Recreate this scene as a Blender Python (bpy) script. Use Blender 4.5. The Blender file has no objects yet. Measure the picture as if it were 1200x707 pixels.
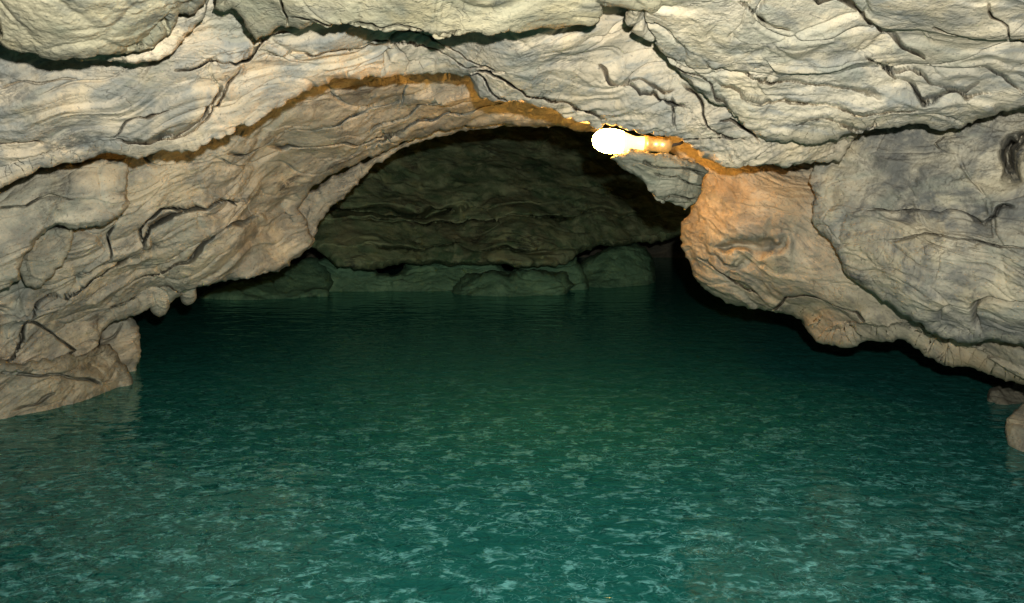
import bpy, math, random
import numpy as np

random.seed(4)
scene = bpy.context.scene
C = scene.collection
F = 1039.0            # focal length in photo pixels (1200 wide)
CX, HY = 600.0, 225.0 # principal column, horizon row
H = 1.0               # eye height above the water (m)
GRID = 0.85            # surface sampling, photo pixels


# ------------------------------------------------------------------ helpers
def at(px, py, d):
    return np.array([(px - CX) / F * d, d, H + (HY - py) / F * d])


def _hash(ix, iy, iz, seed):
    h = (ix * 374761393 + iy * 668265263 + iz * 2147483647 + seed * 974634541) & 0xFFFFFFFF
    h = ((h ^ (h >> 13)) * 1274126177) & 0xFFFFFFFF
    h = h ^ (h >> 16)
    return h


_G = np.array([[1, 1, 0], [-1, 1, 0], [1, -1, 0], [-1, -1, 0], [1, 0, 1], [-1, 0, 1], [1, 0, -1], [-1, 0, -1],
               [0, 1, 1], [0, -1, 1], [0, 1, -1], [0, -1, -1], [1, 1, 0], [-1, 1, 0], [0, -1, 1], [0, -1, -1]], dtype=np.float32)


def perlin(P, seed=0):
    Pf = np.floor(P)
    I = Pf.astype(np.int64)
    f = (P - Pf).astype(np.float32)
    u = f * f * f * (f * (f * 6 - 15) + 10)
    out = np.zeros(len(P), dtype=np.float32)
    for dx in (0, 1):
        wx = u[:, 0] if dx else 1 - u[:, 0]
        for dy in (0, 1):
            wy = u[:, 1] if dy else 1 - u[:, 1]
            for dz in (0, 1):
                wz = u[:, 2] if dz else 1 - u[:, 2]
                g = _G[_hash(I[:, 0] + dx, I[:, 1] + dy, I[:, 2] + dz, seed) & 15]
                out += wx * wy * wz * (g[:, 0] * (f[:, 0] - dx) + g[:, 1] * (f[:, 1] - dy) + g[:, 2] * (f[:, 2] - dz))
    return out


def fbm(P, octaves=4, seed=0, gain=0.5):
    v = np.zeros(len(P), dtype=np.float32)
    a = 1.0
    for k in range(octaves):
        v += a * perlin(P * (2.03 ** k) + k * 17.3, seed + k)
        a *= gain
    return v


def ridged(P, octaves=4, seed=0, gain=0.5):
    v = np.zeros(len(P), dtype=np.float32)
    a = 1.0
    for k in range(octaves):
        v += a * (1 - np.abs(perlin(P * (2.07 ** k) + k * 11.1, seed + k)) * 2.2)
        a *= gain
    return v


def blocks_of(P, seed=0):
    """broken rock: every cell of a 3-D cell pattern has its own tilted face; also the gap between cells"""
    I = np.floor(P).astype(np.int64)
    f1 = np.full(len(P), 9.0, dtype=np.float32)
    f2 = f1.copy()
    face = np.zeros(len(P), dtype=np.float32)
    for dx in (-1, 0, 1):
        for dy in (-1, 0, 1):
            for dz in (-1, 0, 1):
                h = _hash(I[:, 0] + dx, I[:, 1] + dy, I[:, 2] + dz, seed)
                o = np.stack([(h & 1023), (h >> 10) & 1023, (h >> 20) & 1023], 1) / 1023.0
                e = P - (I + np.array([dx, dy, dz]) + o)
                dist = np.sqrt((e * e).sum(1)).astype(np.float32)
                t = o[:, ::-1] - 0.5
                val = (1.3 * (e * t).sum(1) + (o[:, 0] - 0.5) * 0.7).astype(np.float32)
                m = dist < f1
                f2 = np.where(m, f1, np.minimum(f2, dist))
                face = np.where(m, val, face)
                f1 = np.where(m, dist, f1)
    return face, f2 - f1


def smooth01(x):
    x = np.clip(x, 0, 1)
    return x * x * (3 - 2 * x)


def seg_dist(Q, pts, closed):
    """distance from each of Q to a polyline, nearest point, and which side (sign)"""
    n = len(pts)
    best = np.full(len(Q), 1e18, dtype=np.float64)
    near = np.zeros_like(Q)
    side = np.zeros(len(Q))
    for i in range(n if closed else n - 1):
        a = pts[i]
        b = pts[(i + 1) % n]
        ab = b - a
        t = np.clip(((Q - a) @ ab) / max(ab @ ab, 1e-9), 0, 1)
        p = a + t[:, None] * ab
        e = Q - p
        d2 = (e * e).sum(1)
        m = d2 < best
        best[m] = d2[m]
        near[m] = p[m]
        side[m] = np.sign(ab[0] * e[m, 1] - ab[1] * e[m, 0])
    return np.sqrt(best), near, side


def inside(Q, pts):
    r = np.zeros(len(Q), dtype=bool)
    n = len(pts)
    for i in range(n):
        x1, y1 = pts[i]
        x2, y2 = pts[(i + 1) % n]
        if y1 == y2:
            continue
        c = ((y1 > Q[:, 1]) != (y2 > Q[:, 1])) & (Q[:, 0] < (x2 - x1) * (Q[:, 1] - y1) / (y2 - y1) + x1)
        r ^= c
    return r


def tps(ctrl):
    """smooth depth through control points (px, py, depth)"""
    c = np.array(ctrl, dtype=np.float64)
    X = c[:, :2] / 300.0
    n = len(c)
    r2 = ((X[:, None] - X[None]) ** 2).sum(2)
    K = 0.5 * r2 * np.log(r2 + 1e-9) + np.eye(n) * 0.02
    A = np.zeros((n + 3, n + 3))
    A[:n, :n] = K
    A[:n, n] = 1
    A[:n, n + 1:] = X
    A[n:, :n] = A[:n, n:].T
    w = np.linalg.solve(A, np.concatenate([c[:, 2], np.zeros(3)]))

    def f(Q):
        Y = Q / 300.0
        v = w[n] + Y @ w[n + 1:]
        for k in range(n):
            q2 = ((Y - X[k]) ** 2).sum(1)
            v += w[k] * 0.5 * q2 * np.log(q2 + 1e-9)
        return v
    return f


def mesh_object(name, V, quads, mat, label=None, cat=None, group=None, kind=None, parent=None, smooth=True, tris=None):
    me = bpy.data.meshes.new(name)
    c = V.mean(0) if parent is None else np.zeros(3)
    if parent is None and label:
        c[2] = V[:, 2].min()
    me.vertices.add(len(V))
    me.vertices.foreach_set('co', (V - c).astype(np.float32).ravel())
    nq = len(quads)
    nt = 0 if tris is None else len(tris)
    me.loops.add(nq * 4 + nt * 3)
    li = np.concatenate([np.asarray(quads, dtype=np.int32).ravel(), np.asarray(tris if nt else [], dtype=np.int32).ravel()])
    me.loops.foreach_set('vertex_index', li.astype(np.int32))
    me.polygons.add(nq + nt)
    ls = np.concatenate([np.arange(nq) * 4, nq * 4 + np.arange(nt) * 3]).astype(np.int32)
    lt = np.concatenate([np.full(nq, 4), np.full(nt, 3)]).astype(np.int32)
    me.polygons.foreach_set('loop_start', ls)
    me.polygons.foreach_set('loop_total', lt)
    me.polygons.foreach_set('use_smooth', np.full(nq + nt, smooth))
    me.update(calc_edges=True)
    me.validate()
    me.materials.append(mat)
    o = bpy.data.objects.new(name, me)
    C.objects.link(o)
    if label:
        o['kind'] = 'thing'
    o.location = c
    if parent:
        o.parent = parent
    if label:
        o['label'] = label
    if cat:
        o['category'] = cat
    if group:
        o['group'] = group
    if kind:
        o['kind'] = kind
    return o


# --------------------------------------------------------- the rock builder
def rock(name, poly, ctrl, mat, label=None, cat='rock', group=None, kind=None, creases=(),
         round_px=8, round_m=0.072, back=1.0, seed=1, strata=None, strata_amp=0.022, strata_n=9.0, rough=1.0,
         lumps=1.0, jag=1.6, grid=None, warp=0.3, ridge=0.0, blocks=0.45, block_size=0.34):
    g = grid or GRID
    poly = np.array(poly, dtype=np.float64)
    m = 6
    x0, y0 = poly.min(0) - m
    x1, y1 = poly.max(0) + m
    nx = int((x1 - x0) / g) + 1
    ny = int((y1 - y0) / g) + 1
    gx, gy = np.meshgrid(x0 + np.arange(nx) * g, y0 + np.arange(ny) * g)
    Q = np.stack([gx.ravel(), gy.ravel()], 1)
    dist, near, _ = seg_dist(Q, poly, True)
    ins = inside(Q, poly)
    d = np.where(ins, dist, -dist)
    Z = np.zeros(len(Q))
    q3 = np.stack([Q[:, 0], Q[:, 1], Z + seed * 7.7], 1)
    d = d + jag * (1.9 * fbm(q3 / 26.0, 3, seed + 50, 0.5) + 1.3 * (ridged(q3 / 17.0, 2, seed + 54) - 0.9))
    # outside the outline the skin folds back: bring it onto the outline, a touch inwards
    db = d.reshape(ny, nx)
    for _ in range(3):                                      # a calm direction to fold in
        pb = np.pad(db, 2, mode='edge')
        db = sum(pb[2 + i:2 + i + ny, 2 + j:2 + j + nx] for i in (-2, 0, 2) for j in (-2, 0, 2)) / 9.0
    gyv, gxv = np.gradient(db, g)
    gn = np.sqrt(gxv ** 2 + gyv ** 2) + 1e-6
    gxv, gyv = (gxv / gn).ravel(), (gyv / gn).ravel()
    out = d < 0
    wmax = 4.2 * g
    Qw = Q.copy()
    Qw[out, 0] += gxv[out] * (-d[out]) * 1.7
    Qw[out, 1] += gyv[out] * (-d[out]) * 1.7
    depth = tps(ctrl)(Qw)
    dd = np.clip(d / round_px, 0, 1)
    off = round_m * (1 - np.sqrt(np.clip(1 - (1 - dd) ** 2, 0, 1)))
    off = np.where(out, round_m + (-d / wmax) ** 1.5 * back, off)
    base = depth + off
    for cr in creases:
        pts, width, deep, step = cr[:4]
        fall = cr[4] if len(cr) > 4 else 45.0
        pts = np.array(pts, dtype=np.float64)
        lo, hi = pts.min(0) - fall * 3, pts.max(0) + fall * 3
        sel = np.where((Q[:, 0] > lo[0]) & (Q[:, 0] < hi[0]) & (Q[:, 1] > lo[1]) & (Q[:, 1] < hi[1]))[0]
        if not len(sel):
            continue
        qs = Q[sel]
        wv = np.stack([fbm(q3[sel] / 32.0, 3, seed + 77, 0.33), fbm(q3[sel] / 32.0 + 40, 3, seed + 78, 0.33)], 1) * 7.0
        dc, nr, sd = seg_dist(qs + wv, pts, False)
        # fade towards the crack's ends
        L = np.linalg.norm(pts[-1] - pts[0])
        e0 = np.linalg.norm(qs - pts[0], axis=1)
        e1 = np.linalg.norm(qs - pts[-1], axis=1)
        endf = smooth01(np.minimum(e0, e1) / max(12.0, 0.12 * L) * 0.9 + 0.1)
        wn = width * (0.65 + 0.9 * np.clip(fbm(q3[sel] / 30.0, 2, seed + 79) + 0.4, 0, 1))
        if width < 3.6:                                     # a real crack: narrow and deep
            open_ = np.clip(0.9 + 0.9 * fbm(q3[sel] / 40.0, 2, seed + 80), 0.15, 1.2)
            off[sel] += 0.24 * np.clip(deep / 0.05, 0.3, 1.3) * np.exp(-(dc / (0.33 * wn + 0.2)) ** 2) * endf * open_
        else:
            off[sel] += 2.0 * deep * np.exp(-(dc / wn) ** 2) * endf
        if step:
            s = sd * dc
            prof = smooth01((s + 2.2) / 4.4) * np.exp(-np.clip(s, 0, None) / fall)
            off[sel] += step * prof * endf
    depth = depth + off
    P = np.stack([(Qw[:, 0] - CX) / F * depth, depth, H + (HY - Qw[:, 1]) / F * depth], 1)
    keep = d > -wmax

    # surface normals from the grid
    def normals(P):
        G = P.reshape(ny, nx, 3)
        du = np.gradient(G, axis=1)
        dv = np.gradient(G, axis=0)
        n = np.cross(du, dv).reshape(-1, 3)
        n /= np.linalg.norm(n, axis=1)[:, None] + 1e-12
        flip = (n * (P - np.array([0, 0, H]))).sum(1) > 0
        n[flip] *= -1
        return n
    N = normals(np.stack([(Qw[:, 0] - CX) / F * base, base, H + (HY - Qw[:, 1]) / F * base], 1))
    S = P + warp * np.stack([fbm(P * 1.7, 3, seed + 5), fbm(P * 1.7 + 9, 3, seed + 6), fbm(P * 1.7 + 21, 3, seed + 7)], 1) * 0.35
    sv = np.array(strata if strata is not None else (0, 0, 1), dtype=np.float64)
    sv /= np.linalg.norm(sv)
    Sb = S + np.outer(S @ sv, sv) * 3.0                     # squeezed across the beds
    calm = np.clip(0.55 + 1.5 * fbm(S * 1.15, 2, seed + 8), 0.12, 1.3)   # some faces are smooth, some broken
    inn = smooth01((d - 0.3) / 3.5)
    disp = lumps * (0.065 * fbm(S * 1.5, 2, seed + 10) + 0.034 * inn * fbm(Sb * 1.05, 2, seed + 12, 0.4) + 0.012 * inn * fbm(Sb * 3.0, 3, seed + 14, 0.5))
    if strata is not None:
        t = (S @ sv) * strata_n + 0.7 * fbm(S * 1.2, 2, seed + 20, 0.4) + 0.07 * fbm(Sb * 3.5, 3, seed + 23)
        amp = np.clip(0.45 + 1.3 * fbm(S * 2.0, 2, seed + 27), 0.0, 1.4)
        fr = t - np.floor(t)
        led = smooth01(fr / 0.82) * (1 - smooth01((fr - 0.84) / 0.16))
        t2 = t * 3.3 + 0.6 * fbm(Sb * 3, 3, seed + 30)
        fr2 = t2 - np.floor(t2)
        led2 = smooth01(fr2 / 0.8) * (1 - smooth01((fr2 - 0.82) / 0.18))
        amp2 = np.clip(0.35 + 1.6 * fbm(S * 3.0, 2, seed + 33), 0.0, 1.3)
        seam = np.exp(-((fr - 0.5) / 0.03) ** 2) * np.clip(2.0 * fbm(S * 2.4, 2, seed + 36), 0, 1)
        disp += inn * 0.78 * (strata_amp * (led - 0.5) * amp + 0.26 * strata_amp * (led2 - 0.5) * amp2 - 0.03 * seam)
    # long cracks: the zero line of a noise that follows the beds
    cn = np.abs(fbm(Sb * 0.8 + 3.3, 2, seed + 40, 0.3))
    disp -= inn * 0.07 * rough * np.exp(-(cn / 0.008) ** 2) * np.clip(2.2 * fbm(S * 1.3, 2, seed + 44) + 0.1, 0, 1)
    disp += inn * rough * calm * (0.0042 * fbm(Sb * 8, 4, seed + 45, 0.55) + 0.0032 * fbm(P * 24, 2, seed + 47, 0.5) + 0.0030 * fbm(P * 60, 3, seed + 48, 0.6))
    if blocks:
        bw = S + 0.03 * np.stack([fbm(P * 5, 2, seed + 71), fbm(P * 5 + 7, 2, seed + 72), fbm(P * 5 + 13, 2, seed + 73)], 1)
        fc, gap = blocks_of((bw + np.outer(bw @ sv, sv) * 1.1) / block_size + 50.0, seed + 70)
        bm = np.clip(0.5 + 1.8 * fbm(S * 1.4, 2, seed + 74), 0.0, 1.0)
        disp += inn * blocks * bm * (0.075 * fc * smooth01(gap / 0.10) - 0.018 * np.exp(-(gap / 0.03) ** 2))
    if ridge:
        disp += inn * ridge * (ridged(Sb * 4.0, 3, seed + 61) - 1.0) * 0.5
    edge = smooth01(d / 6.5)
    P = P + N * (disp * edge)[:, None]

    k = keep.reshape(ny, nx)
    kq = k[:-1, :-1] & k[1:, :-1] & k[:-1, 1:] & k[1:, 1:]
    idx = np.arange(nx * ny).reshape(ny, nx)
    quads = np.stack([idx[:-1, :-1][kq], idx[1:, :-1][kq], idx[1:, 1:][kq], idx[:-1, 1:][kq]], 1)
    used = np.unique(quads)
    remap = np.full(nx * ny, -1, dtype=np.int64)
    remap[used] = np.arange(len(used))
    return mesh_object(name, P[used], remap[quads], mat, label, cat if not kind else None, group, kind)


# ---------------------------------------------------------------- materials
def nd(t, kind, **kw):
    n = t.nodes.new(kind)
    for k, v in kw.items():
        setattr(n, k, v)
    return n


def rock_mat(name, light, mid, dark, stain=(0.10, 0.10, 0.085), stain_amt=0.5, rust_or_glow=None, rust_or_glow_amt=0.0,
             strata=(0.1, 0, 1), strata_scale=7.0, bump=1.0, rough=0.75, wet=0.0, fine=1.0):
    m = bpy.data.materials.new(name)
    m.use_nodes = True
    t = m.node_tree
    t.nodes.clear()
    L = t.links.new
    out = nd(t, 'ShaderNodeOutputMaterial')
    bs = nd(t, 'ShaderNodeBsdfPrincipled')
    L(bs.outputs[0], out.inputs[0])
    geo = nd(t, 'ShaderNodeNewGeometry')
    pos = geo.outputs['Position']

    def noise(scale, detail=4, rough=0.55, vec=None, dist=0.0):
        n = nd(t, 'ShaderNodeTexNoise')
        n.inputs['Scale'].default_value = scale
        n.inputs['Detail'].default_value = detail
        n.inputs['Roughness'].default_value = rough
        n.inputs['Distortion'].default_value = dist
        L(vec if vec is not None else pos, n.inputs['Vector'])
        return n.outputs['Fac']

    def ramp(fac, a, b):
        r = nd(t, 'ShaderNodeMapRange')
        r.interpolation_type = 'SMOOTHSTEP'
        r.inputs['From Min'].default_value = a
        r.inputs['From Max'].default_value = b
        L(fac, r.inputs['Value'])
        return r.outputs[0]

    def mul(a, b):
        n = nd(t, 'ShaderNodeMath', operation='MULTIPLY')
        for i, v in enumerate((a, b)):
            if isinstance(v, (int, float)):
                n.inputs[i].default_value = v
            else:
                L(v, n.inputs[i])
        return n.outputs[0]

    def add(a, b):
        n = nd(t, 'ShaderNodeMath', operation='ADD')
        for i, v in enumerate((a, b)):
            if isinstance(v, (int, float)):
                n.inputs[i].default_value = v
            else:
                L(v, n.inputs[i])
        return n.outputs[0]

    def mix(fac, a, b):
        n = nd(t, 'ShaderNodeMix', data_type='RGBA')
        L(fac, n.inputs[0])
        for i, v in ((6, a), (7, b)):
            if isinstance(v, tuple):
                n.inputs[i].default_value = (*v, 1)
            else:
                L(v, n.inputs[i])
        return n.outputs[2]

    # a warped coordinate, squeezed along the beds
    wn = nd(t, 'ShaderNodeTexNoise')
    wn.inputs['Scale'].default_value = 1.6
    wn.inputs['Detail'].default_value = 3
    L(pos, wn.inputs['Vector'])
    wv = nd(t, 'ShaderNodeVectorMath', operation='MULTIPLY_ADD')
    wv.inputs[1].default_value = (0.35, 0.35, 0.35)
    L(wn.outputs['Color'], wv.inputs[0])
    L(pos, wv.inputs[2])
    dn = nd(t, 'ShaderNodeVectorMath', operation='DOT_PRODUCT')
    s = np.array(strata, dtype=float)
    s /= np.linalg.norm(s)
    dn.inputs[1].default_value = tuple(s)
    L(wv.outputs[0], dn.inputs[0])
    dv = nd(t, 'ShaderNodeVectorMath', operation='SCALE')
    dv.inputs[0].default_value = tuple(s * 3.2)
    L(dn.outputs['Value'], dv.inputs['Scale'])
    sq = nd(t, 'ShaderNodeVectorMath', operation='ADD')
    L(wv.outputs[0], sq.inputs[0])
    L(dv.outputs[0], sq.inputs[1])
    bed = sq.outputs[0]

    n_big = noise(1.7, 5, 0.6)
    n_mid = noise(6.5, 6, 0.62, dist=0.4)
    n_bed = noise(strata_scale, 6, 0.62, vec=bed)
    n_fine = noise(38, 5, 0.65)
    n_dot = noise(95, 3, 0.6)
    col = mix(ramp(n_big, 0.36, 0.64), dark, mid)
    col = mix(ramp(n_mid, 0.40, 0.66), col, light)
    col = mix(mul(ramp(n_bed, 0.50, 0.66), 0.75), col, dark)
    col = mix(mul(ramp(n_bed, 0.46, 0.28), 0.45), col, light)
    cool = tuple(0.62 * c * k for c, k in zip(light, (0.88, 1.0, 1.06)))
    warm = tuple(min(0.8, 1.08 * c * k) for c, k in zip(light, (1.04, 0.98, 0.86)))
    col = mix(mul(ramp(noise(2.9, 6, 0.62, vec=bed, dist=0.4), 0.50, 0.64), 0.60), col, cool)
    col = mix(mul(ramp(noise(4.3, 5, 0.62, dist=0.5), 0.52, 0.66), 0.55), col, warm)
    # mottling and mineral stains
    n_st = noise(3.1, 7, 0.68, dist=0.6)
    n_st2 = noise(13, 5, 0.7, vec=bed)
    col = mix(mul(mul(ramp(n_st, 0.52, 0.68), ramp(n_st2, 0.40, 0.58)), min(1.0, 1.3 * stain_amt)), col, stain)
    col = mix(mul(ramp(n_dot, 0.56, 0.74), 0.6 * fine), col, stain)
    col = mix(mul(ramp(n_fine, 0.55, 0.75), 0.30 * fine), col, light)
    if rust_or_glow:
        col = mix(mul(ramp(noise(2.4, 6, 0.62, dist=0.5), 0.48, 0.66), rust_or_glow_amt), col, rust_or_glow)  # rust patches; on the pillar rock they paint in lamp glow
    # thin dark seams that follow the beds
    ab = nd(t, 'ShaderNodeMath', operation='SUBTRACT')
    L(noise(strata_scale * 0.55, 4, 0.6, vec=bed, dist=0.3), ab.inputs[0])
    ab.inputs[1].default_value = 0.5
    ab2 = nd(t, 'ShaderNodeMath', operation='ABSOLUTE')
    L(ab.outputs[0], ab2.inputs[0])
    seam = mul(ramp(ab2.outputs[0], 0.014, 0.0), ramp(noise(2.2, 3), 0.42, 0.60))
    col = mix(mul(seam, 0.30), col, tuple(0.35 * c for c in stain))
    L(col, bs.inputs['Base Color'])
    bs.inputs['Roughness'].default_value = rough
    bs.inputs['Specular IOR Level'].default_value = 0.25 + wet
    # relief too fine for the mesh
    h = add(add(mul(n_bed, 0.55), mul(n_fine, 0.42)), add(mul(n_dot, 0.22), mul(seam, -0.15)))
    h = add(h, mul(noise(24, 6, 0.68), 0.5))
    b = nd(t, 'ShaderNodeBump')
    b.inputs['Strength'].default_value = 0.8
    b.inputs['Distance'].default_value = 0.014 * bump
    L(h, b.inputs['Height'])
    L(b.outputs[0], bs.inputs['Normal'])
    return m


def plain(name, col, rough=0.5, metal=0.0):
    m = bpy.data.materials.new(name)
    m.use_nodes = True
    b = m.node_tree.nodes['Principled BSDF']
    b.inputs['Base Color'].default_value = (*col, 1)
    b.inputs['Roughness'].default_value = rough
    b.inputs['Metallic'].default_value = metal
    return m


M_cream = rock_mat('cream_limestone', (0.67, 0.575, 0.43), (0.50, 0.425, 0.305), (0.29, 0.30, 0.28),
                   stain=(0.12, 0.125, 0.12), stain_amt=0.6, strata=(-0.35, -0.1, 1))
M_yellow = rock_mat('yellow_limestone', (0.45, 0.41, 0.285), (0.34, 0.31, 0.21), (0.21, 0.205, 0.16),
                    stain=(0.10, 0.11, 0.10), stain_amt=0.75, strata=(0, -0.1, 1))
M_white = rock_mat('pale_limestone', (0.62, 0.555, 0.43), (0.45, 0.40, 0.295), (0.25, 0.262, 0.25),
                   stain=(0.13, 0.135, 0.13), stain_amt=0.6, strata=(0.12, -0.1, 1))
M_brown = rock_mat('brown_limestone', (0.58, 0.55, 0.44), (0.40, 0.385, 0.305), (0.235, 0.245, 0.22),
                   stain=(0.075, 0.07, 0.06), stain_amt=0.7, rust_or_glow=(0.32, 0.24, 0.17), rust_or_glow_amt=0.18, strata=(-0.45, -0.1, 1))
M_bank = rock_mat('damp_bank_rock', (0.45, 0.43, 0.335), (0.31, 0.295, 0.225), (0.19, 0.195, 0.165),
                  stain=(0.07, 0.068, 0.055), stain_amt=0.6, strata=(-0.5, -0.1, 1), wet=0.2, rough=0.6)
M_grey = rock_mat('grey_limestone', (0.48, 0.44, 0.345), (0.275, 0.262, 0.22), (0.125, 0.13, 0.126),
                  stain=(0.06, 0.06, 0.06), stain_amt=0.9, strata=(-0.8, -0.1, 0.7))
M_moss = rock_mat('greenish_limestone', (0.36, 0.345, 0.265), (0.26, 0.255, 0.19), (0.16, 0.165, 0.13),
                  stain=(0.07, 0.08, 0.065), stain_amt=0.6, strata=(0.15, -0.1, 1))
M_tan = rock_mat('tan_limestone', (0.45, 0.395, 0.295), (0.32, 0.28, 0.205), (0.18, 0.172, 0.145),
                 stain=(0.10, 0.095, 0.085), stain_amt=0.5, rust_or_glow=(0.46, 0.30, 0.13), rust_or_glow_amt=0.35, strata=(0.6, -0.1, 0.8))  # orange patches paint part of the lamp's glow into the rock
M_far = rock_mat('green_dark_rock', (0.25, 0.31, 0.18), (0.13, 0.19, 0.10), (0.055, 0.11, 0.055),
                 stain=(0.04, 0.055, 0.04), stain_amt=0.9, rust_or_glow=(0.18, 0.13, 0.08), rust_or_glow_amt=0.3, strata=(0.05, 0.1, 1), strata_scale=2.4, bump=1.0)  # far wall rock with a dark green base colour
M_wetfar = rock_mat('green_wet_rock', (0.155, 0.30, 0.175), (0.105, 0.23, 0.135), (0.07, 0.165, 0.095),
                    stain=(0.05, 0.08, 0.055), stain_amt=0.5, strata=(0, 0, 1), wet=0.2)  # green base colour, slightly glossier surface
M_shell = rock_mat('cave_rock', (0.20, 0.18, 0.135), (0.13, 0.12, 0.09), (0.085, 0.085, 0.065), strata=(0.05, 0.1, 1), strata_scale=3)

# ------------------------------------------------------------------- slabs
# the boulder at the top left
rock('ceiling_block', [(-340, -160), (-340, 60), (-30, 48), (0, 54), (12, 60), (33, 61), (60, 65), (90, 67), (121, 65), (148, 63), (165, 60), (180, 55),
                       (195, 43), (206, 28), (211, 18), (222, 20), (232, 12), (242, 2), (262, -50), (300, -160)],
     [(-120, -160, 1.7), (280, -160, 1.75), (0, 50, 2.12), (100, 60, 2.15), (200, 40, 2.22), (240, 0, 2.18), (100, 0, 2.0), (0, 0, 2.0), (-120, 60, 2.1)],
     M_yellow, 'yellowish rounded rock block hanging at the top left corner', seed=3, strata=(0, -0.15, 1), strata_amp=0.012, strata_n=6,
     round_px=16, round_m=0.090, back=0.6, lumps=0.9,
     creases=[([(-5, 12), (3, 25), (5, 40)], 2.5, .05, 0), ([(150, 62), (178, 52), (200, 36), (206, 12)], 2, 0.03, 0)])
rock('rock_shelf', [(20, 40), (88, 66), (92, 71), (120, 71), (145, 75), (172, 74), (187, 70), (198, 66), (206, 58), (216, 44), (228, 32), (238, 20), (244, 6), (262, -40),
                    (150, -60), (20, -60)],
     [(20, -40, 2.36), (90, 66, 2.38), (205, 60, 2.42), (245, 0, 2.4), (120, 0, 2.4), (250, -60, 2.32)],
     M_cream, 'thin grey rock shelf just under the top left block', seed=9, strata=(0, -0.15, 1), strata_amp=0.02, strata_n=14,
     round_px=8, round_m=0.06, back=0.5, lumps=0.5)

# the strip of ceiling along the top
rock('ceiling_strip', [(225, -160), (252, -20), (252, 8), (262, 16), (272, 8), (280, 20), (300, 48), (316, 40), (326, 30), (342, 32), (356, 34), (368, 27), (384, 32), (400, 24), (418, 29), (448, 31), (485, 32), (510, 31),
                       (547, 30), (576, 31), (595, 28), (606, 33), (620, 37), (635, 34), (654, 36), (680, 28), (694, 26), (706, 19), (700, -10), (740, -160)],
     [(225, -160, 1.9), (740, -160, 1.9), (260, 10, 2.38), (340, 30, 2.4), (500, 28, 2.4), (640, 34, 2.42), (700, 10, 2.4), (450, -20, 2.22)],
     M_yellow, 'pale ceiling rock along the top edge left of centre', seed=15, strata=(0.1, -0.15, 1), strata_amp=0.018, strata_n=8, round_px=8, round_m=0.060, back=0.6,
     creases=[([(325, 0), (333, 16), (340, 30)], 2, .04, 0), ([(338, 24), (368, 20), (400, 26)], 1.8, .035, 0.01), ([(400, 22), (470, 20), (540, 26)], 1.6, .02, 0)])
rock('ceiling_strip', [(600, -160), (600, -8), (620, 0), (635, 4), (654, 9), (680, 8), (705, 6), (723, 9), (745, 15), (768, 17), (782, 10), (800, 6), (835, 2), (860, -4), (890, 2), (908, 5), (928, 3),
                       (945, -20), (980, -160)],
     [(600, -160, 1.85), (980, -160, 1.85), (620, 0, 2.32), (760, 15, 2.38), (900, 2, 2.35), (760, -40, 2.15)],
     M_yellow, 'narrow rock lip cut off by the top edge right of centre', seed=22, strata=(0, -0.15, 1), strata_amp=0.012, round_px=9, round_m=0.048, back=0.6)

# the big lens of pale rock at the upper right
rock('ceiling_bulge', [(752, -120), (742, 22), (748, 30), (768, 41), (779, 55), (790, 74), (800, 89), (818, 106), (837, 123), (851, 126), (870, 143), (885, 158), (907, 169),
                       (929, 168), (947, 171), (965, 167), (980, 164), (991, 158), (1020, 153), (1050, 149), (1072, 145), (1087, 146), (1098, 154), (1120, 151),
                       (1149, 140), (1175, 132), (1200, 126), (1550, 100), (1550, -160)],
     [(752, -120, 1.95), (1330, -160, 1.85), (750, 30, 2.55), (800, 90, 2.75), (870, 145, 2.85), (950, 168, 2.85), (1100, 150, 2.75), (1200, 126, 2.6), (1330, 100, 2.4),
      (950, 60, 2.45), (1080, 50, 2.35), (860, 50, 2.5), (1000, 10, 2.25), (1200, 30, 2.2), (1000, 120, 2.62)],
     M_white, 'large pale swirled rock bulge filling the top right of the ceiling', seed=31, strata=(0.12, -0.15, 1), strata_amp=0.026, strata_n=9, round_px=13, round_m=0.084, back=0.55,
     creases=[([(1015, 82), (1035, 95), (1055, 104), (1075, 114), (1085, 122), (1105, 120), (1130, 117), (1150, 108)], 2.2, .05, 0.02),
              ([(1020, 86), (1050, 98), (1090, 106), (1108, 114), (1130, 121), (1145, 119), (1160, 117)], 1.8, .045, 0.015),
              ([(1150, 94), (1175, 98), (1195, 110)], 2, .04, 0.015),
              ([(870, 0), (890, 18), (908, 33), (925, 40)], 2.5, .035, 0.0), ([(940, 0), (955, 12), (975, 12), (1000, 24), (1020, 40), (1050, 62), (1085, 88)], 3.5, .05, 0.035),
              ([(1155, 10), (1162, 25), (1185, 36), (1187, 60), (1200, 70)], 2, .05, 0.01),
              ([(830, 90), (870, 110), (930, 130), (1000, 138), (1080, 130)], 2, .02, 0.02), ([(820, 60), (840, 78), (880, 98), (960, 116), (1040, 122)], 2, .02, 0.02),
              ([(1090, 40), (1130, 50), (1200, 58)], 2, .02, .015),
              ([(930, 155), (945, 150), (980, 152), (1030, 148)], 1.6, .04, .012), ([(800, 70), (812, 84), (835, 100), (862, 128)], 1.6, .03, .01)])

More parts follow.
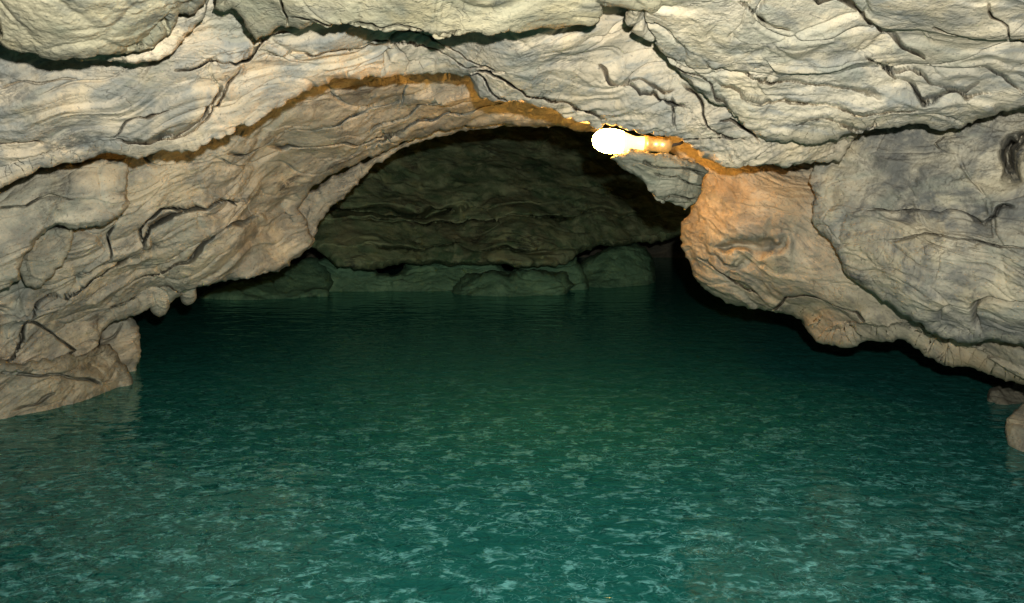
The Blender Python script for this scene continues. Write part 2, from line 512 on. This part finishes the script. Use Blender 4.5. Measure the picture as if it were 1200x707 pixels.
# the arch lip: the long bright slab, from the left edge over the lamp
rock('arch_lip', [(-340, -40), (-340, 250), (-30, 230), (0, 221), (22, 212), (48, 200), (74, 194), (96, 191), (129, 180), (145, 183), (160, 186), (180, 183), (194, 178), (206, 177), (228, 176), (243, 164), (265, 154),
                  (283, 143), (301, 140), (312, 129), (331, 121), (353, 111), (368, 102), (386, 96), (400, 93), (425, 92), (450, 92), (474, 89), (500, 87), (530, 88), (550, 90),
                  (556, 101), (562, 114), (584, 118), (606, 118), (620, 121), (650, 127), (665, 136), (680, 142), (694, 145), (716, 145), (735, 147), (753, 153), (768, 151), (786, 151), (800, 158),
                  (818, 180), (837, 189), (860, 196), (880, 193), (900, 191), (921, 195), (947, 193), (962, 190), (984, 192), (1010, 150), (1000, 60), (960, -40)],
     [(-120, -40, 2.45), (-120, 250, 2.75), (0, 220, 2.8), (130, 182, 2.9), (240, 165, 2.98), (330, 120, 3.05), (430, 92, 3.1), (550, 90, 3.15), (650, 127, 3.18), (735, 147, 3.2), (830, 185, 3.2), (980, 190, 3.2),
      (60, 120, 2.68), (200, 110, 2.76), (400, 55, 2.86), (600, 70, 2.9), (750, 100, 2.95), (880, 160, 3.05), (1000, 60, 3.0), (500, 0, 2.85), (800, 0, 2.85), (100, 60, 2.7)],
     M_cream, 'long bright rock slab whose lower edge arches over the lamp', seed=42, strata=(-0.3, -0.15, 1), strata_amp=0.024, strata_n=9, round_px=11, round_m=0.072, back=0.65,
     creases=[([(140, 175), (180, 165), (205, 162), (235, 140), (262, 100)], 3, .05, 0.03), ([(135, 172), (150, 150), (175, 140), (200, 132)], 2, .03, 0.0),
              ([(155, 168), (200, 168), (232, 150), (255, 120), (270, 95), (280, 80)], 2, .04, 0.025),
              ([(205, 85), (220, 83), (239, 73), (254, 70), (272, 75), (287, 72), (305, 56), (318, 44), (340, 40)], 2.5, .07, 0),
              ([(300, 70), (350, 62), (420, 58), (480, 60), (540, 75), (585, 80)], 2, .025, .015), ([(420, 55), (490, 48), (540, 62), (570, 76), (590, 80)], 1.6, .03, .01),
              ([(556, 84), (575, 82), (590, 88), (606, 94), (617, 104), (640, 112), (664, 118), (690, 126), (716, 138)], 2.2, .06, 0.02),
              ([(545, 90), (560, 86), (575, 95), (588, 108), (606, 116)], 1.6, .04, 0.01),
              ([(700, 80), (716, 90), (738, 100), (750, 108), (765, 103), (780, 108), (800, 120)], 1.8, .045, .012), ([(728, 96), (760, 98), (790, 102)], 1.6, .03, .01),
              ([(800, 98), (822, 120), (840, 150), (868, 157)], 2.2, .05, 0.012), ([(800, 157), (830, 157), (862, 155)], 1.6, .04, .01),
              ([(792, 138), (790, 120), (787, 108)], 1.6, .03, 0), ([(845, 127), (858, 128), (868, 143), (885, 160)], 2, .05, 0),
              ([(-20, 180), (40, 172), (62, 175)], 2, .02, .01), 
              ([(0, 100), (40, 95), (90, 90)], 2, .015, 0)])

# the orange-lit pillar and the belly of rock under the right wall
rock('rock_pillar', [(776, 130), (778, 172), (796, 190), (812, 202), (822, 212), (819, 228), (808, 246), (799, 260), (798, 289), (803, 304), (809, 314), (817, 331), (830, 343), (844, 351), (859, 358), (880, 362), (903, 366), (928, 369), (937, 374),
                     (943, 384), (958, 400), (976, 406), (993, 409), (1006, 404), (1017, 400), (1040, 402), (1062, 400), (1078, 411), (1091, 422), (1106, 430), (1136, 430), (1166, 442), (1200, 455), (1290, 485), (1550, 300), (1100, 200), (1000, 150)],
     [(780, 160, 4.15), (830, 180, 4.0), (800, 270, 4.1), (815, 330, 4.2), (860, 355, 4.2), (930, 368, 4.05), (990, 405, 3.8), (1062, 398, 3.65), (1110, 428, 3.5), (1200, 453, 3.3), (1290, 480, 3.1),
      (880, 240, 3.72), (930, 230, 3.74), (900, 300, 3.82), (840, 290, 3.9), (960, 330, 3.7), (1000, 360, 3.6), (1330, 300, 3.2), (1000, 180, 3.9), (1100, 390, 3.5), (1200, 420, 3.2)],
     M_tan, 'tan rock pillar right of the lamp, glowing orange, its foot above the water', seed=55, strata=(0.5, -0.1, 0.9), strata_amp=0.016, strata_n=9, round_px=14, round_m=0.156, back=0.7, lumps=1.25,
     creases=[([(840, 285), (870, 280), (900, 284), (912, 282)], 5, .05, 0.0), 
              ([(905, 366), (920, 345), (950, 352), (985, 372), (1010, 388)], 2.4, .04, 0.02), ([(838, 300), (862, 304), (890, 300)], 4, .02, 0.0),
              ([(815, 300), (850, 320), (890, 345)], 3, .025, .02)], ridge=0.012)

# the right wall
rock('right_wall', [(955, 150), (952, 195), (954, 222), (952, 240), (953, 256), (958, 275), (970, 284), (983, 299), (987, 312), (993, 323), (1007, 332), (1022, 343), (1052, 366), (1087, 388), (1105, 397), (1126, 403), (1148, 402), (1171, 400), (1188, 404), (1200, 408), (1550, 440), (1550, 60), (1000, 60)],
     [(955, 150, 3.55), (953, 250, 3.55), (990, 318, 3.45), (1087, 388, 3.2), (1200, 406, 2.95), (1330, 440, 2.7), (1330, 60, 2.75), (1060, 180, 3.3), (1200, 160, 3.0), (1000, 230, 3.4), (1060, 250, 3.12), (1100, 300, 2.98),
      (1200, 300, 2.75), (1180, 230, 2.9), (1000, 60, 3.3), (1060, 330, 3.1)],
     M_grey, 'grey and cream rock wall at the right edge, streaked on top', seed=64, strata=(0.3, -0.1, 0.9), strata_amp=0.014, strata_n=12, round_px=10, round_m=0.072, back=0.5, lumps=1.1,
     creases=[([(1193, 165), (1188, 185), (1184, 212)], 5, .22, 0), 
              ([(955, 200), (962, 230), (960, 252)], 3, .05, 0), ([(1020, 250), (1060, 240), (1100, 236), (1140, 245), (1190, 240)], 3, .03, .02),
              ([(1040, 280), (1075, 270), (1110, 276), (1150, 285), (1200, 290)], 3, .02, .015), ([(1105, 178), (1098, 168), (1110, 160)], 2, .04, 0)], ridge=0.014)

# the wedge of rock under the lamp
rock('rock_wedge', [(716, 186), (722, 182), (737, 173), (752, 176), (770, 179), (787, 181), (805, 186), (822, 194), (829, 201), (824, 212), (821, 228), (814, 240), (808, 246), (804, 249), (796, 243), (783, 238), (771, 233), (758, 217), (745, 208), (733, 201)],
     [(716, 186, 3.3), (760, 176, 3.24), (833, 199, 3.45), (820, 240, 3.48), (800, 246, 3.42), (758, 217, 3.32), (790, 210, 3.24)],
     M_moss, 'small greenish grey rock wedge directly beneath the glowing lamp', seed=71, strata=(0.15, -0.15, 1), strata_amp=0.03, strata_n=14, blocks=0.5, block_size=0.15, round_px=9, round_m=0.042, back=0.08, lumps=0.5,
     creases=[([(772, 226), (790, 228), (820, 234)], 1.8, .04, 0.015), ([(750, 190), (790, 196), (830, 206)], 1.4, .02, .01), ([(765, 200), (800, 210), (835, 222)], 1.4, .02, .01)])

# left side
rock('left_wall', [(-340, 150), (-340, 540), (-20, 520), (40, 480), (100, 440), (113, 405), (117, 393), (121, 385), (136, 376), (158, 369), (176, 362), (198, 354), (217, 342), (235, 338), (257, 331), (290, 327), (310, 322), (327, 318), (338, 310), (350, 301), (362, 292), (369, 282),
                   (360, 262), (352, 245), (367, 221), (394, 203), (421, 190), (452, 178), (480, 164), (510, 155), (545, 149), (600, 147), (642, 148), (700, 152), (720, 120), (600, 60), (400, 60), (200, 110), (0, 160)],
     [(-120, 150, 3.5), (0, 240, 3.75), (-120, 540, 3.5), (0, 400, 3.85), (0, 480, 3.85), (120, 385, 4.4), (200, 352, 4.5), (290, 325, 4.75), (360, 290, 4.95), (350, 240, 4.95), (450, 178, 4.8), (545, 150, 4.7), (650, 148, 4.6), (700, 120, 4.4),
      (550, 100, 4.15), (420, 105, 4.15), (300, 150, 4.05), (200, 190, 3.95), (150, 280, 3.95), (250, 270, 4.25), (400, 150, 4.4), (80, 330, 3.9), (300, 220, 4.35), (100, 230, 3.8), (500, 125, 4.35)],
     M_brown, 'brown layered rock wall curving up from the left bank under the arch', seed=80, blocks=0.75, strata=(-0.42, -0.15, 1), strata_amp=0.03, strata_n=8, round_px=9, round_m=0.096, back=0.6, lumps=1.2,
     creases=[([(167, 280), (168, 266), (175, 256), (190, 246), (218, 244), (245, 239), (285, 238)], 2.6, .06, 0.03),
              ([(268, 186), (296, 187), (314, 178), (324, 170)], 2.2, .05, 0.02), ([(320, 182), (347, 178), (380, 172), (421, 164), (470, 158)], 2.2, .05, 0.025),
              ([(333, 253), (310, 256), (292, 256), (268, 264), (250, 272), (236, 284), (215, 304), (190, 325), (170, 333), (147, 340)], 2.6, .06, 0.03),
              ([(136, 266), (130, 290), (118, 312), (103, 320), (82, 320)], 2.2, .05, 0.01),
              ([(221, 244), (200, 250), (178, 262), (168, 280), (165, 292), (147, 312), (125, 325), (100, 338), (62, 346), (37, 354), (25, 375)], 2.4, .06, 0.02),
              ([(230, 340), (200, 342), (176, 352), (150, 360), (130, 368)], 2.0, .05, 0.02),
              ([(470, 120), (440, 130), (400, 142), (350, 150)], 2, .03, .015), ([(520, 112), (480, 138), (430, 150)], 2, .03, .015), ([(480, 100), (474, 118), (466, 130)], 2, .03, 0),
              ([(600, 122), (540, 135), (480, 150), (430, 172)], 2, .03, .02),
              ([(115, 400), (112, 420), (120, 440)], 3, .05, 0), ([(25, 375), (28, 400), (20, 425), (-10, 432)], 3, .05, 0.02), ([(28, 378), (60, 390), (80, 412), (60, 430)], 2.5, .03, 0)])
rock('rock_ledge', [(300, 200), (340, 231), (367, 222), (394, 203), (421, 190), (450, 178), (500, 150), (560, 140), (700, 140), (690, 150), (667, 151), (642, 149), (600, 148), (567, 150), (540, 155), (508, 161), (480, 171), (454, 185), (429, 205), (408, 228), (387, 243), (376, 259), (370, 274), (364, 292),
                    (335, 300), (300, 280)],
     [(300, 220, 5.3), (367, 225, 5.25), (368, 285, 5.35), (400, 215, 5.25), (450, 182, 5.15), (540, 150, 5.0), (690, 145, 4.9), (320, 290, 5.3)],
     M_brown, 'narrow grey rock ledge lining the inner rim of the dark archway', seed=88, strata=(-0.6, -0.15, 0.8), strata_amp=0.02, strata_n=12, round_px=9, round_m=0.060, back=0.7, lumps=0.8)
rock('rock_boulder', [(-340, 170), (-60, 205), (0, 195), (60, 195), (110, 188), (148, 186), (151, 200), (151, 222), (151, 240), (146, 251), (129, 261), (107, 267), (81, 268), (66, 268), (54, 272), (40, 288), (28, 306), (24, 326), (11, 337), (0, 341), (-340, 360)],
     [(-120, 170, 3.2), (0, 200, 3.46), (145, 190, 3.6), (150, 245, 3.58), (60, 268, 3.46), (0, 340, 3.42), (-120, 360, 3.25), (60, 225, 3.36), (0, 280, 3.32), (110, 225, 3.44)],
     M_brown, 'brown rock boulder at the left edge under the long bright slab', seed=95, strata=(-0.3, -0.15, 1), strata_amp=0.02, strata_n=9, round_px=8, round_m=0.072, back=0.45,
     creases=[([(0, 245), (30, 242), (60, 230), (90, 232)], 2, .03, .015)])
rock('rock_boulder', [(40, 266), (84, 268), (83, 290), (78, 308), (64, 322), (50, 336), (40, 339), (30, 334), (24, 326), (20, 312), (28, 290)],
     [(40, 270, 3.62), (80, 270, 3.64), (40, 335, 3.62), (80, 305, 3.66), (52, 300, 3.56)],
     M_bank, 'rounded brown rock lump below the left edge boulder', seed=99, strata=(-0.3, -0.15, 1), strata_amp=0.01, round_px=10, round_m=0.048, back=0.4, lumps=0.5)
rock('shore_boulder', [(-340, 400), (-40, 420), (20, 425), (60, 420), (95, 412), (118, 404), (128, 404), (138, 414), (146, 428), (152, 440), (157, 456), (160, 480), (100, 520), (0, 560), (-340, 600)],
     [(-120, 400, 3.6), (20, 425, 3.86), (118, 404, 4.45), (156, 453, 4.56), (81, 475, 4.16), (0, 494, 3.86), (0, 540, 3.86), (-120, 560, 3.45), (70, 440, 4.02), (160, 490, 4.6)],
     M_bank, 'broad brown rock at the left edge sloping into the green water', seed=103, strata=(-0.4, -0.15, 1), strata_amp=0.02, strata_n=7, round_px=8, round_m=0.084, back=0.4, lumps=1.2,
     creases=[([(20, 488), (35, 478), (70, 466)], 3, .03, 0), ([(0, 440), (40, 436), (80, 440), (120, 455)], 3, .03, .02)])
rock('rock_stump', [(112, 384), (118, 374), (136, 366), (150, 368), (158, 374), (163, 386), (165, 402), (166, 418), (163, 430), (166, 462), (136, 466), (128, 436), (118, 412)],
     [(112, 384, 4.9), (158, 376, 4.9), (164, 425, 4.95), (130, 440, 4.9), (142, 405, 4.72), (150, 460, 4.95)],
     M_brown, 'short rounded rock stump standing in water beside the left bank', seed=108, strata=(-0.3, -0.15, 1), strata_amp=0.008, round_px=10, round_m=0.084, back=0.35, lumps=0.6,
     creases=[([(140, 380), (134, 395), (124, 405)], 3, .03, 0.0)])
rock('round_stone', [(174, 350), (184, 338), (198, 338), (199, 360), (194, 369), (187, 372), (180, 369), (176, 364)],
     [(176, 345, 4.5), (198, 340, 4.5), (187, 371, 4.58), (187, 362, 4.5)], M_bank, 'left one of two small round rock knobs hanging over the water',
     seed=111, round_px=7, round_m=0.05, back=0.25, lumps=0.2, jag=0.4, grid=0.6, group='rock knobs under the left wall')
rock('round_stone', [(209, 344), (212, 328), (224, 326), (230, 336), (231, 350), (227, 356), (219, 359), (213, 356)],
     [(210, 334, 4.6), (230, 332, 4.6), (220, 358, 4.68), (220, 349, 4.6)], M_bank, 'right one of two small round rock knobs hanging over the water',
     seed=114, round_px=7, round_m=0.05, back=0.25, lumps=0.2, jag=0.4, grid=0.6, group='rock knobs under the left wall')

# far end of the chamber
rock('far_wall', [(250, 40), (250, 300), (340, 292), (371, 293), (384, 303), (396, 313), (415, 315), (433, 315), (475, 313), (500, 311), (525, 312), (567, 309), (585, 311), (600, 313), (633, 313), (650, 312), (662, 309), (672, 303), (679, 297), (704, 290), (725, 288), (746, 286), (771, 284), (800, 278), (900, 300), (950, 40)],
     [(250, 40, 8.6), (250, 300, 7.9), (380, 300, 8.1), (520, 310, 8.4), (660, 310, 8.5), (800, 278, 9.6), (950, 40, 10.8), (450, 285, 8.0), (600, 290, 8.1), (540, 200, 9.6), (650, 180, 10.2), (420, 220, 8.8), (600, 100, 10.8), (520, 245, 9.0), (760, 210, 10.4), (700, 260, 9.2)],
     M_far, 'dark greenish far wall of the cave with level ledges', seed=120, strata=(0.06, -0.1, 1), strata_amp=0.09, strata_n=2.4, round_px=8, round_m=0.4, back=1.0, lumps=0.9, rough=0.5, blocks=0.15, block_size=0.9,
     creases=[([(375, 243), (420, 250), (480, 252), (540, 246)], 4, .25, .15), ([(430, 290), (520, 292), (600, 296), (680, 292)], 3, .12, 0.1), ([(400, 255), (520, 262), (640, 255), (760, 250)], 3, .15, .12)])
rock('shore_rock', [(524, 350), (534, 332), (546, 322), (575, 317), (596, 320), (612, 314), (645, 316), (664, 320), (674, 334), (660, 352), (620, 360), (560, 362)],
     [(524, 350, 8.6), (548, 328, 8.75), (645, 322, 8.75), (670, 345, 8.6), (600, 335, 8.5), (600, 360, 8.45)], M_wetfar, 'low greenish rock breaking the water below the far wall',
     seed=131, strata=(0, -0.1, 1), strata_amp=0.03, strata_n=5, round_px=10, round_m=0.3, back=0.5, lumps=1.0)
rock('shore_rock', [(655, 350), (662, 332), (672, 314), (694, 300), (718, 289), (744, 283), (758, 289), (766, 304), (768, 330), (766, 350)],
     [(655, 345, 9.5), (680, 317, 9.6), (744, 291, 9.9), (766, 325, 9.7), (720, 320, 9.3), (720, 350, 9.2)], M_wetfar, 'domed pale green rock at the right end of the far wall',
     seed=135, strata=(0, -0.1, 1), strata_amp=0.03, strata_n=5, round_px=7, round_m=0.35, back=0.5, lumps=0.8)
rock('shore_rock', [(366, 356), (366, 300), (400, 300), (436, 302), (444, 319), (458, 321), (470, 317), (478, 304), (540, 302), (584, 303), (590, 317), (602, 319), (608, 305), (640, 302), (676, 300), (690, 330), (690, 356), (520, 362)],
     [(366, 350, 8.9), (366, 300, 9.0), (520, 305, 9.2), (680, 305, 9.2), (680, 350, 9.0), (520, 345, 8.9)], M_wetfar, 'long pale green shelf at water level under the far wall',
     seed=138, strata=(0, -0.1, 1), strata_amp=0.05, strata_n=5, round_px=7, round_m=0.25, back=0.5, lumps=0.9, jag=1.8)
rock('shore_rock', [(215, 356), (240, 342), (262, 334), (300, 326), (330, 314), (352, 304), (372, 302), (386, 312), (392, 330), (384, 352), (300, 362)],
     [(215, 350, 8.4), (300, 328, 8.6), (370, 303, 8.9), (390, 340, 8.6), (300, 350, 8.2)], M_wetfar, 'added green rock shelf standing in for lit water behind the brown left wall',
     seed=141, strata=(0, -0.1, 1), strata_amp=0.03, strata_n=5, round_px=10, round_m=0.3, back=0.5, lumps=1.2)  # added rock, its green stands in for lit shallow water

# right foreground
rock('shore_boulder', [(1176, 500), (1180, 490), (1188, 482), (1196, 474), (1215, 465), (1300, 450), (1340, 560), (1240, 570), (1190, 540), (1180, 520)],
     [(1176, 500, 3.5), (1200, 474, 3.55), (1300, 450, 3.5), (1185, 525, 3.47), (1240, 560, 3.3), (1220, 510, 3.35)], M_tan, 'pale rock at the right edge standing in the water',
     seed=144, strata=(0.3, -0.15, 1), strata_amp=0.01, round_px=8, round_m=0.096, back=0.4, lumps=0.8)
rock('shore_boulder', [(1155, 470), (1160, 456), (1175, 448), (1200, 446), (1280, 440), (1300, 490), (1210, 488), (1175, 482)],
     [(1155, 465, 4.2), (1200, 450, 4.25), (1290, 450, 4.2), (1200, 485, 4.15)], M_shell, 'dark rock in shadow beneath the right wall',
     seed=149, strata=(0.3, -0.15, 1), strata_amp=0.01, round_px=10, round_m=0.096, back=0.4, lumps=0.8)


# ------------------------------------------- the cave around (roof and sides)
def sheet(name, nu, nv, fn, mat, amp, seed, sc=1.0):
    u, v = np.meshgrid(np.linspace(0, 1, nu), np.linspace(0, 1, nv))
    P = fn(u.ravel(), v.ravel())
    n3 = np.stack([fbm(P * sc, 4, seed), fbm(P * sc + 31, 4, seed + 9), fbm(P * sc + 57, 4, seed + 19)], 1)
    P = P + n3 * amp
    i = np.arange(nu * nv).reshape(nv, nu)
    q = np.stack([i[:-1, :-1].ravel(), i[:-1, 1:].ravel(), i[1:, 1:].ravel(), i[1:, :-1].ravel()], 1)
    return mesh_object(name, P, q, mat, kind='structure')


def vault(u, v):
    # a wide low vault: from the left water line over the top to the right one, v runs into the hill
    y = -2.2 + v * 16.5
    w = 6.6 * np.sqrt(np.clip(1 - ((y - 3.5) / 11.2) ** 4, 0.02, 1))
    a = math.pi * (1 - u)
    ca, sa = np.cos(a), np.sin(a)
    x = w * np.sign(ca) * np.abs(ca) ** 0.55
    z = -0.5 + (2.35 + 0.9 * smooth01((y - 4.5) / 3.0)) * np.abs(sa) ** 0.5
    return np.stack([x, y, z], 1)


sheet('cave_ceiling', 260, 300, vault, M_shell, 0.16, 160, 0.9)


def back(u, v):
    x = -7 + 14 * u
    return np.stack([x, 13.6 - 0.03 * x * x, -0.6 + 4.2 * v], 1)


sheet('cave_back_wall', 160, 60, back, M_shell, 0.4, 170, 0.7)

# ------------------------------------------------------------------- water
def water_mat():
    m = bpy.data.materials.new('green_cave_water')
    m.use_nodes = True
    t = m.node_tree
    t.nodes.clear()
    L = t.links.new
    out = nd(t, 'ShaderNodeOutputMaterial')
    geo = nd(t, 'ShaderNodeNewGeometry')

    def noise(scale, vec, detail=2, rough=0.5, dist=0.0):
        n = nd(t, 'ShaderNodeTexNoise')
        n.inputs['Scale'].default_value = scale
        n.inputs['Detail'].default_value = detail
        n.inputs['Roughness'].default_value = rough
        n.inputs['Distortion'].default_value = dist
        L(vec, n.inputs['Vector'])
        return n.outputs['Fac']

    def math_(op, a, b):
        n = nd(t, 'ShaderNodeMath', operation=op)
        for i, v in enumerate((a, b)):
            if isinstance(v, (int, float)):
                n.inputs[i].default_value = v
            else:
                L(v, n.inputs[i])
        return n.outputs[0]
    pos = geo.outputs['Position']
    mp = nd(t, 'ShaderNodeMapping')
    mp.inputs['Scale'].default_value = (0.8, 1.15, 1)
    mp.inputs['Location'].default_value = (5.2, 0.4, 0)
    L(pos, mp.inputs['Vector'])
    v = mp.outputs[0]
    h = math_('ADD', math_('MULTIPLY', noise(5.0, v, 2, 0.5, 0.4), 1.0), math_('MULTIPLY', noise(13.0, v, 2, 0.5, 0.6), 0.42))
    b = nd(t, 'ShaderNodeBump')
    b.inputs['Strength'].default_value = 1.0
    b.inputs['Distance'].default_value = 0.0115
    L(h, b.inputs['Height'])
    # painted ripple glints: pale patches and rims coloured into the green water
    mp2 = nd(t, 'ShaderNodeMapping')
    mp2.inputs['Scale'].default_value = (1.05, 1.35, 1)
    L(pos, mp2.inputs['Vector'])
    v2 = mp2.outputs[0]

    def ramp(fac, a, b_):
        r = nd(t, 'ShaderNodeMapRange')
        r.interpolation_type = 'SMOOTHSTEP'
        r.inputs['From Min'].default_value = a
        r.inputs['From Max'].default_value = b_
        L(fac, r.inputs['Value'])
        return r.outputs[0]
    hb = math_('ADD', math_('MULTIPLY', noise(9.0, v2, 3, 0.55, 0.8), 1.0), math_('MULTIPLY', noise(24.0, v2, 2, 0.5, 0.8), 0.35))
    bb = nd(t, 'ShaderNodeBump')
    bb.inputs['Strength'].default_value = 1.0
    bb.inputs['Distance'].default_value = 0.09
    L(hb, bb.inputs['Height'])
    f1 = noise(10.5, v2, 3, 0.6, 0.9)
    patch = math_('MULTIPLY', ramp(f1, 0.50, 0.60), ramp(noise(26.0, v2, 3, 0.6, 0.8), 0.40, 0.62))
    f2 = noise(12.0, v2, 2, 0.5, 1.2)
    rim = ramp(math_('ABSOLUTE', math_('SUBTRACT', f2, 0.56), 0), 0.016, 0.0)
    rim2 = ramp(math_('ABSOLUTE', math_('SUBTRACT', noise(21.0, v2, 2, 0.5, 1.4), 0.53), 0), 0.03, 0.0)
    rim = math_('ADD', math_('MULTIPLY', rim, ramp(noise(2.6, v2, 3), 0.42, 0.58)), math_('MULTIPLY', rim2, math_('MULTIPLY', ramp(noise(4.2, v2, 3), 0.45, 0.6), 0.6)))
    ripple_glint = math_('MINIMUM', math_('ADD', math_('MULTIPLY', patch, 0.5), math_('MULTIPLY', rim, 0.45)), 0.8)
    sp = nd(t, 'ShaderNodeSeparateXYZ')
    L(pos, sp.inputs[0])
    ripple_glint = math_('MULTIPLY', ripple_glint, math_('ADD', math_('MULTIPLY', ramp(sp.outputs['Y'], 5.4, 2.3), 1.15), 0.2))  # painted glints grow denser towards the camera
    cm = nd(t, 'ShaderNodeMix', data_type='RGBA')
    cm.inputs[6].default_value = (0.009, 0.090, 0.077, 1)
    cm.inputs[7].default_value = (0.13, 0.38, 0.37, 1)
    L(ripple_glint, cm.inputs[0])
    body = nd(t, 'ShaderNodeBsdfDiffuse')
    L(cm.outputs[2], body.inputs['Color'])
    tl = nd(t, 'ShaderNodeVectorMath', operation='ADD')
    tl.inputs[1].default_value = (0, -0.9, 0)
    L(bb.outputs[0], tl.inputs[0])
    nm = nd(t, 'ShaderNodeVectorMath', operation='NORMALIZE')
    L(tl.outputs[0], nm.inputs[0])
    L(nm.outputs[0], body.inputs['Normal'])
    gl = nd(t, 'ShaderNodeBsdfGlossy')
    gl.inputs['Color'].default_value = (0.72, 1.0, 0.95, 1)
    gl.inputs['Roughness'].default_value = 0.05
    L(b.outputs[0], gl.inputs['Normal'])
    fr = nd(t, 'ShaderNodeFresnel')
    fr.inputs['IOR'].default_value = 1.33
    L(b.outputs[0], fr.inputs['Normal'])
    mx = nd(t, 'ShaderNodeMixShader')
    L(fr.outputs[0], mx.inputs[0])
    L(body.outputs[0], mx.inputs[1])
    L(gl.outputs[0], mx.inputs[2])
    L(mx.outputs[0], out.inputs[0])
    return m


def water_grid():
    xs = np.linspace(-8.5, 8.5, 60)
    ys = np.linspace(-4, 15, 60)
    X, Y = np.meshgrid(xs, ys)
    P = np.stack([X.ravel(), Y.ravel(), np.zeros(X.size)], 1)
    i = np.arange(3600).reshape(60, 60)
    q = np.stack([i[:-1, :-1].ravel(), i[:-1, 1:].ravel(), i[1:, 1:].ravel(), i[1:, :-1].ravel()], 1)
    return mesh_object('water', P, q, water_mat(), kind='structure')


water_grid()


# -------------------------------------------------------------------- lamp
def lathe(name, prof, mat, parent, n=40):
    """profile (x along the lamp's axis, radius) turned round local X"""
    V = []
    Fq = []
    for (x, r) in prof:
        for k in range(n):
            a = 2 * math.pi * k / n
            V.append((x, r * math.cos(a), r * math.sin(a)))
    for i in range(len(prof) - 1):
        for k in range(n):
            Fq.append((i * n + k, i * n + (k + 1) % n, (i + 1) * n + (k + 1) % n, (i + 1) * n + k))
    return mesh_object(name, np.array(V, dtype=float), np.array(Fq), mat, parent=parent)


def lamp_mat():
    m = bpy.data.materials.new('glowing_bulb_glass')
    m.use_nodes = True
    t = m.node_tree
    t.nodes.clear()
    e = nd(t, 'ShaderNodeEmission')
    e.inputs['Color'].default_value = (1.0, 0.45, 0.08, 1)
    e.inputs['Strength'].default_value = 360
    o = nd(t, 'ShaderNodeOutputMaterial')
    t.links.new(e.outputs[0], o.inputs[0])
    return m


def neck_mat():
    m = bpy.data.materials.new('lit_bulb_neck')
    m.use_nodes = True
    b = m.node_tree.nodes['Principled BSDF']
    b.inputs['Base Color'].default_value = (0.8, 0.7, 0.4, 1)
    b.inputs['Roughness'].default_value = 0.2
    b.inputs['Emission Color'].default_value = (1.0, 0.74, 0.30, 1)
    b.inputs['Emission Strength'].default_value = 1.6
    return m


lamp = bpy.data.objects.new('cave_lamp', None)
C.objects.link(lamp)
LP = at(694, 164, 3.42)
lamp.location = LP
lamp.rotation_euler = (0, math.radians(4), math.radians(0))
lamp['label'] = 'glowing electric bulb in a brass socket wedged under the rock arch'
lamp['category'] = 'lamp'
s = 3.42 / F * 0.92
prof = [(0.0, 0.001), (1, 5), (4, 9.5), (9, 13), (16, 15.3), (24, 16), (32, 15.2), (39, 13.2)]
lathe('glass_bulb', [(x * s, r * s) for x, r in prof], lamp_mat(), lamp)
lathe('bulb_neck', [(x * s, r * s) for x, r in [(39, 13.2), (43, 11.6), (47, 10.5), (52, 8.8), (56, 8.2), (60, 8.4), (62, 9.0), (66, 9.0)]], neck_mat(), lamp)
brass = plain('brass', (0.80, 0.62, 0.28), 0.42, 0.6)
lathe('socket', [(x * s, r * s) for x, r in [(65.5, 5), (66, 10.4), (72, 10.4), (72.6, 9.8), (84, 9.6), (84.5, 10.2), (98, 9.8), (99, 7), (101, 6), (101.5, 0.1)]], brass, lamp)
cable = [(101, 0, 0), (112, 2, 3), (124, 12, 10), (136, 40, 24), (150, 90, 40)]
V = []
Q = []
for i, p in enumerate(cable):
    for k in range(10):
        a = 2 * math.pi * k / 10
        V.append((p[0] * s, p[1] * s + 2.2 * s * math.cos(a), p[2] * s + 2.2 * s * math.sin(a)))
for i in range(len(cable) - 1):
    for k in range(10):
        Q.append((i * 10 + k, i * 10 + (k + 1) % 10, i * 10 + 10 + (k + 1) % 10, i * 10 + 10 + k))
mesh_object('power_cable', np.array(V, dtype=float), np.array(Q), plain('black_rubber', (0.03, 0.03, 0.03), 0.6), parent=lamp)

# ------------------------------------------------------------ light, camera
world = bpy.data.worlds.new('World')
scene.world = world
world.use_nodes = True
wt = world.node_tree
sky = wt.nodes.new('ShaderNodeTexSky')
sky.sky_type = 'NISHITA'
sky.sun_disc = False
sky.sun_elevation = math.radians(12)
sky.sun_rotation = math.radians(20)
bg = wt.nodes['Background']
wt.links.new(sky.outputs[0], bg.inputs[0])
bg.inputs[1].default_value = 0.10

# the camera's flash, just above the lens
fl = bpy.data.lights.new('camera_flash', 'SPOT')
fl.energy = 550
fl.color = (1.0, 0.975, 0.87)
fl.shadow_soft_size = 0.018
fl.spot_size = math.radians(126)
fl.spot_blend = 1.0
fo = bpy.data.objects.new('camera_flash', fl)
C.objects.link(fo)
fo.location = (0.07, 0.0, H + 0.15)
fo.rotation_euler = (math.radians(90 + 13), 0, 0)

cam = bpy.data.cameras.new('camera')
cam.sensor_width = 36
cam.lens = 36 * F / 1200
cam.shift_y = (HY - 353.5) / 1200
cam.clip_start = 0.02
cam.clip_end = 200
co = bpy.data.objects.new('camera', cam)
C.objects.link(co)
co.location = (0, 0, H)
co.rotation_euler = (math.radians(90), 0, 0)
scene.camera = co
scene.render.engine = 'CYCLES'
scene.cycles.use_denoising = True
scene.cycles.max_bounces = 6
scene.cycles.diffuse_bounces = 3
scene.view_settings.view_transform = 'Standard'
scene.view_settings.look = 'None'
scene.view_settings.exposure = 0
scene.view_settings.gamma = 1
